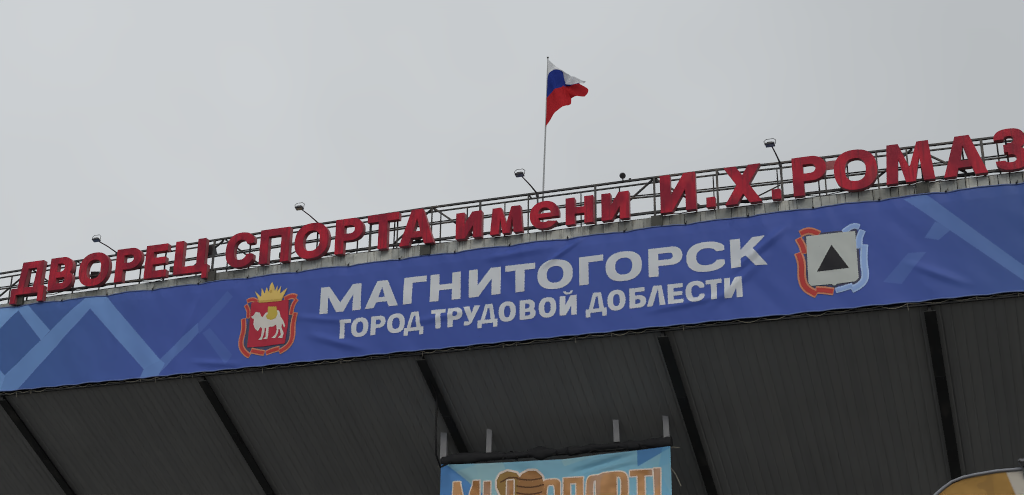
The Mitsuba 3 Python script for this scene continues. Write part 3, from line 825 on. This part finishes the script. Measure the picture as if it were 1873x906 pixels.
def print_h(name, shape, bsdf, parent, off, label=None):
    m = wall_sheet(shape, .12, lambda a, b: rip_h(a, b) - off)
    return obj(name, m, bsdf, parent, smooth=True, label=label)


HEART = [(-18.93, 12.85), (-19.1, 13.06), (-19.47, 13.16), (-19.77, 13.05), (-19.89, 12.83), (-19.88, 12.54), (-19.6, 12.0), (-18.85, 11.1), (-18.1, 11.95), (-17.92, 12.51), (-18.02, 12.88), (-18.26, 13.1), (-18.59, 13.12), (-18.83, 13.02)]
heart = Polygon(HEART).buffer(.03)
ho = print_h('heart', heart.buffer(.09), 'sport_cream', hb, .012, label='cream-edged heart made of two ball halves')
print_h('ball', heart.intersection(box(-30, 0, -19.02, 20)), 'ball_olive', ho, .020)
print_h('ball', heart.intersection(box(-19.02, 0, 0, 20)), 'ball_brown', ho, .020)
for zs in (12.86, 12.56, 12.28, 11.95):
    band = LineString([(-19.05 + q * 1.2, zs - .09 * math.sin(math.pi * q)) for q in np.linspace(0, 1, 12)]).buffer(.028)
    print_h('seam', band.intersection(heart), 'ball_seam', ho, .028)
print_h('seam', LineString([(-19.75, 12.75), (-19.4, 12.92), (-19.05, 12.9)]).buffer(.028).intersection(heart), 'ball_seam', ho, .028)
WORDS = [('М', -21.87, -20.64, 12.86), ('Ы', -20.46, -19.20, 12.79), ('С', -18.05, -17.22, 12.73), ('П', -17.06, -16.26, 12.74), ('О', -16.10, -15.38, 12.78), ('Р', -15.12, -14.40, 12.87), ('Т', -14.29, -13.42, 12.87), ('!', -13.34, -13.09, 12.90)]
ROUND[0] = 4.2
for i, (ch, xa, xb2, zt) in enumerate(WORDS):
    g = affinity.translate(glyph(ch, xb2 - xa, 1.9, .26, .20, .04), xa, zt - 1.9).buffer(.008)
    off = .036 if ch == 'Ы' else .012
    lo = print_h('letter', g.buffer(.055), 'sport_cream', hb, off, label=f'cream-edged brown letter {ch}' if ch != '!' else 'cream-edged brown exclamation mark')
    print_h('fill', g, 'sport_brown', lo, off + .008)
for pts in ([[-12.66, YH, 12.9], [-12.47, YH, 12.63], [-12.27, YH, 12.15]], [[-12.65, YH, 13.72], [-12.3, YH + .1, 13.70]], [[-22.43, YH, 13.62], [-22.62, YH + .1, 13.60]], [[-22.43, YH, 13.62], [-22.58, YH + .2, 13.45]]):
    obj('rope', tube(pts, .018, 5), 'rope_grey', hb)
cb = thing('power_cable', 'black cable dropping from the soffit beam to the hanging banner frame', 'cable')
obj('wire', tube([[-21.85, 1.0, soff(1.0) - .29], [-21.80, 1.78, soff(1.78) - .29], [-21.78, 1.80, 15.6], [-21.80, 1.80, 14.6], [-21.76, 1.82, 13.6], [-21.80, 2.4, 13.2], [-22.0, 3.9, 13.7]], .04, 6), 'cable_black', cb, smooth=True)

# ----------------------------------------------------------------- arched sign standing on the forecourt
YA = -25.0
ar = thing('arched_sign', 'ochre arch-topped sign with a pale tube rim at lower right', 'sign')
HALFARC = [(-1.55, 1.2), (-1.55, 5.35), (-1.46, 5.65), (-1.27, 5.89), (-1.13, 6.0), (-.99, 6.09), (-.81, 6.15), (-.63, 6.18), (-.29, 6.22), (.05, 6.23), (.25, 6.235)]
ARC = HALFARC + [(.5 - a, b) for a, b in HALFARC[::-1][1:]]
obj('face', wall_solid(Polygon(ARC).buffer(-.03), YA, .06), 'arch_print', ar)
obj('rim', tube([[a, YA - .02, b] for a, b in ARC], .023, 10), 'arch_tube', ar, smooth=True)
for xs in (-1.45, 1.95):
    obj('leg', tube([[xs, YA + .1, 0], [xs, YA + .1, 5.3]], .05, 10), 'arch_tube', ar, smooth=40)
obj('cross_tube', tube([[-1.5, YA + .1, 1.3], [2.0, YA + .1, 1.3]], .035, 8), 'arch_tube', ar, smooth=40)
k = thing('sign_spotlight', 'small black spotlight clamped on top of the arched sign', 'spotlight')
obj('head', cat([rot_box(np.array([.13, YA - .06, 6.32]), (.13, .14, .08), .5, .3), tube([[.10, YA - .1, 6.30], [.05, YA - .16, 6.34]], .02, 6)]), 'lamp_body', k)
obj('clamp', cat([bx(.10, .17, YA - .06, YA + .03, 6.10, 6.29)]), 'lamp_body', k)
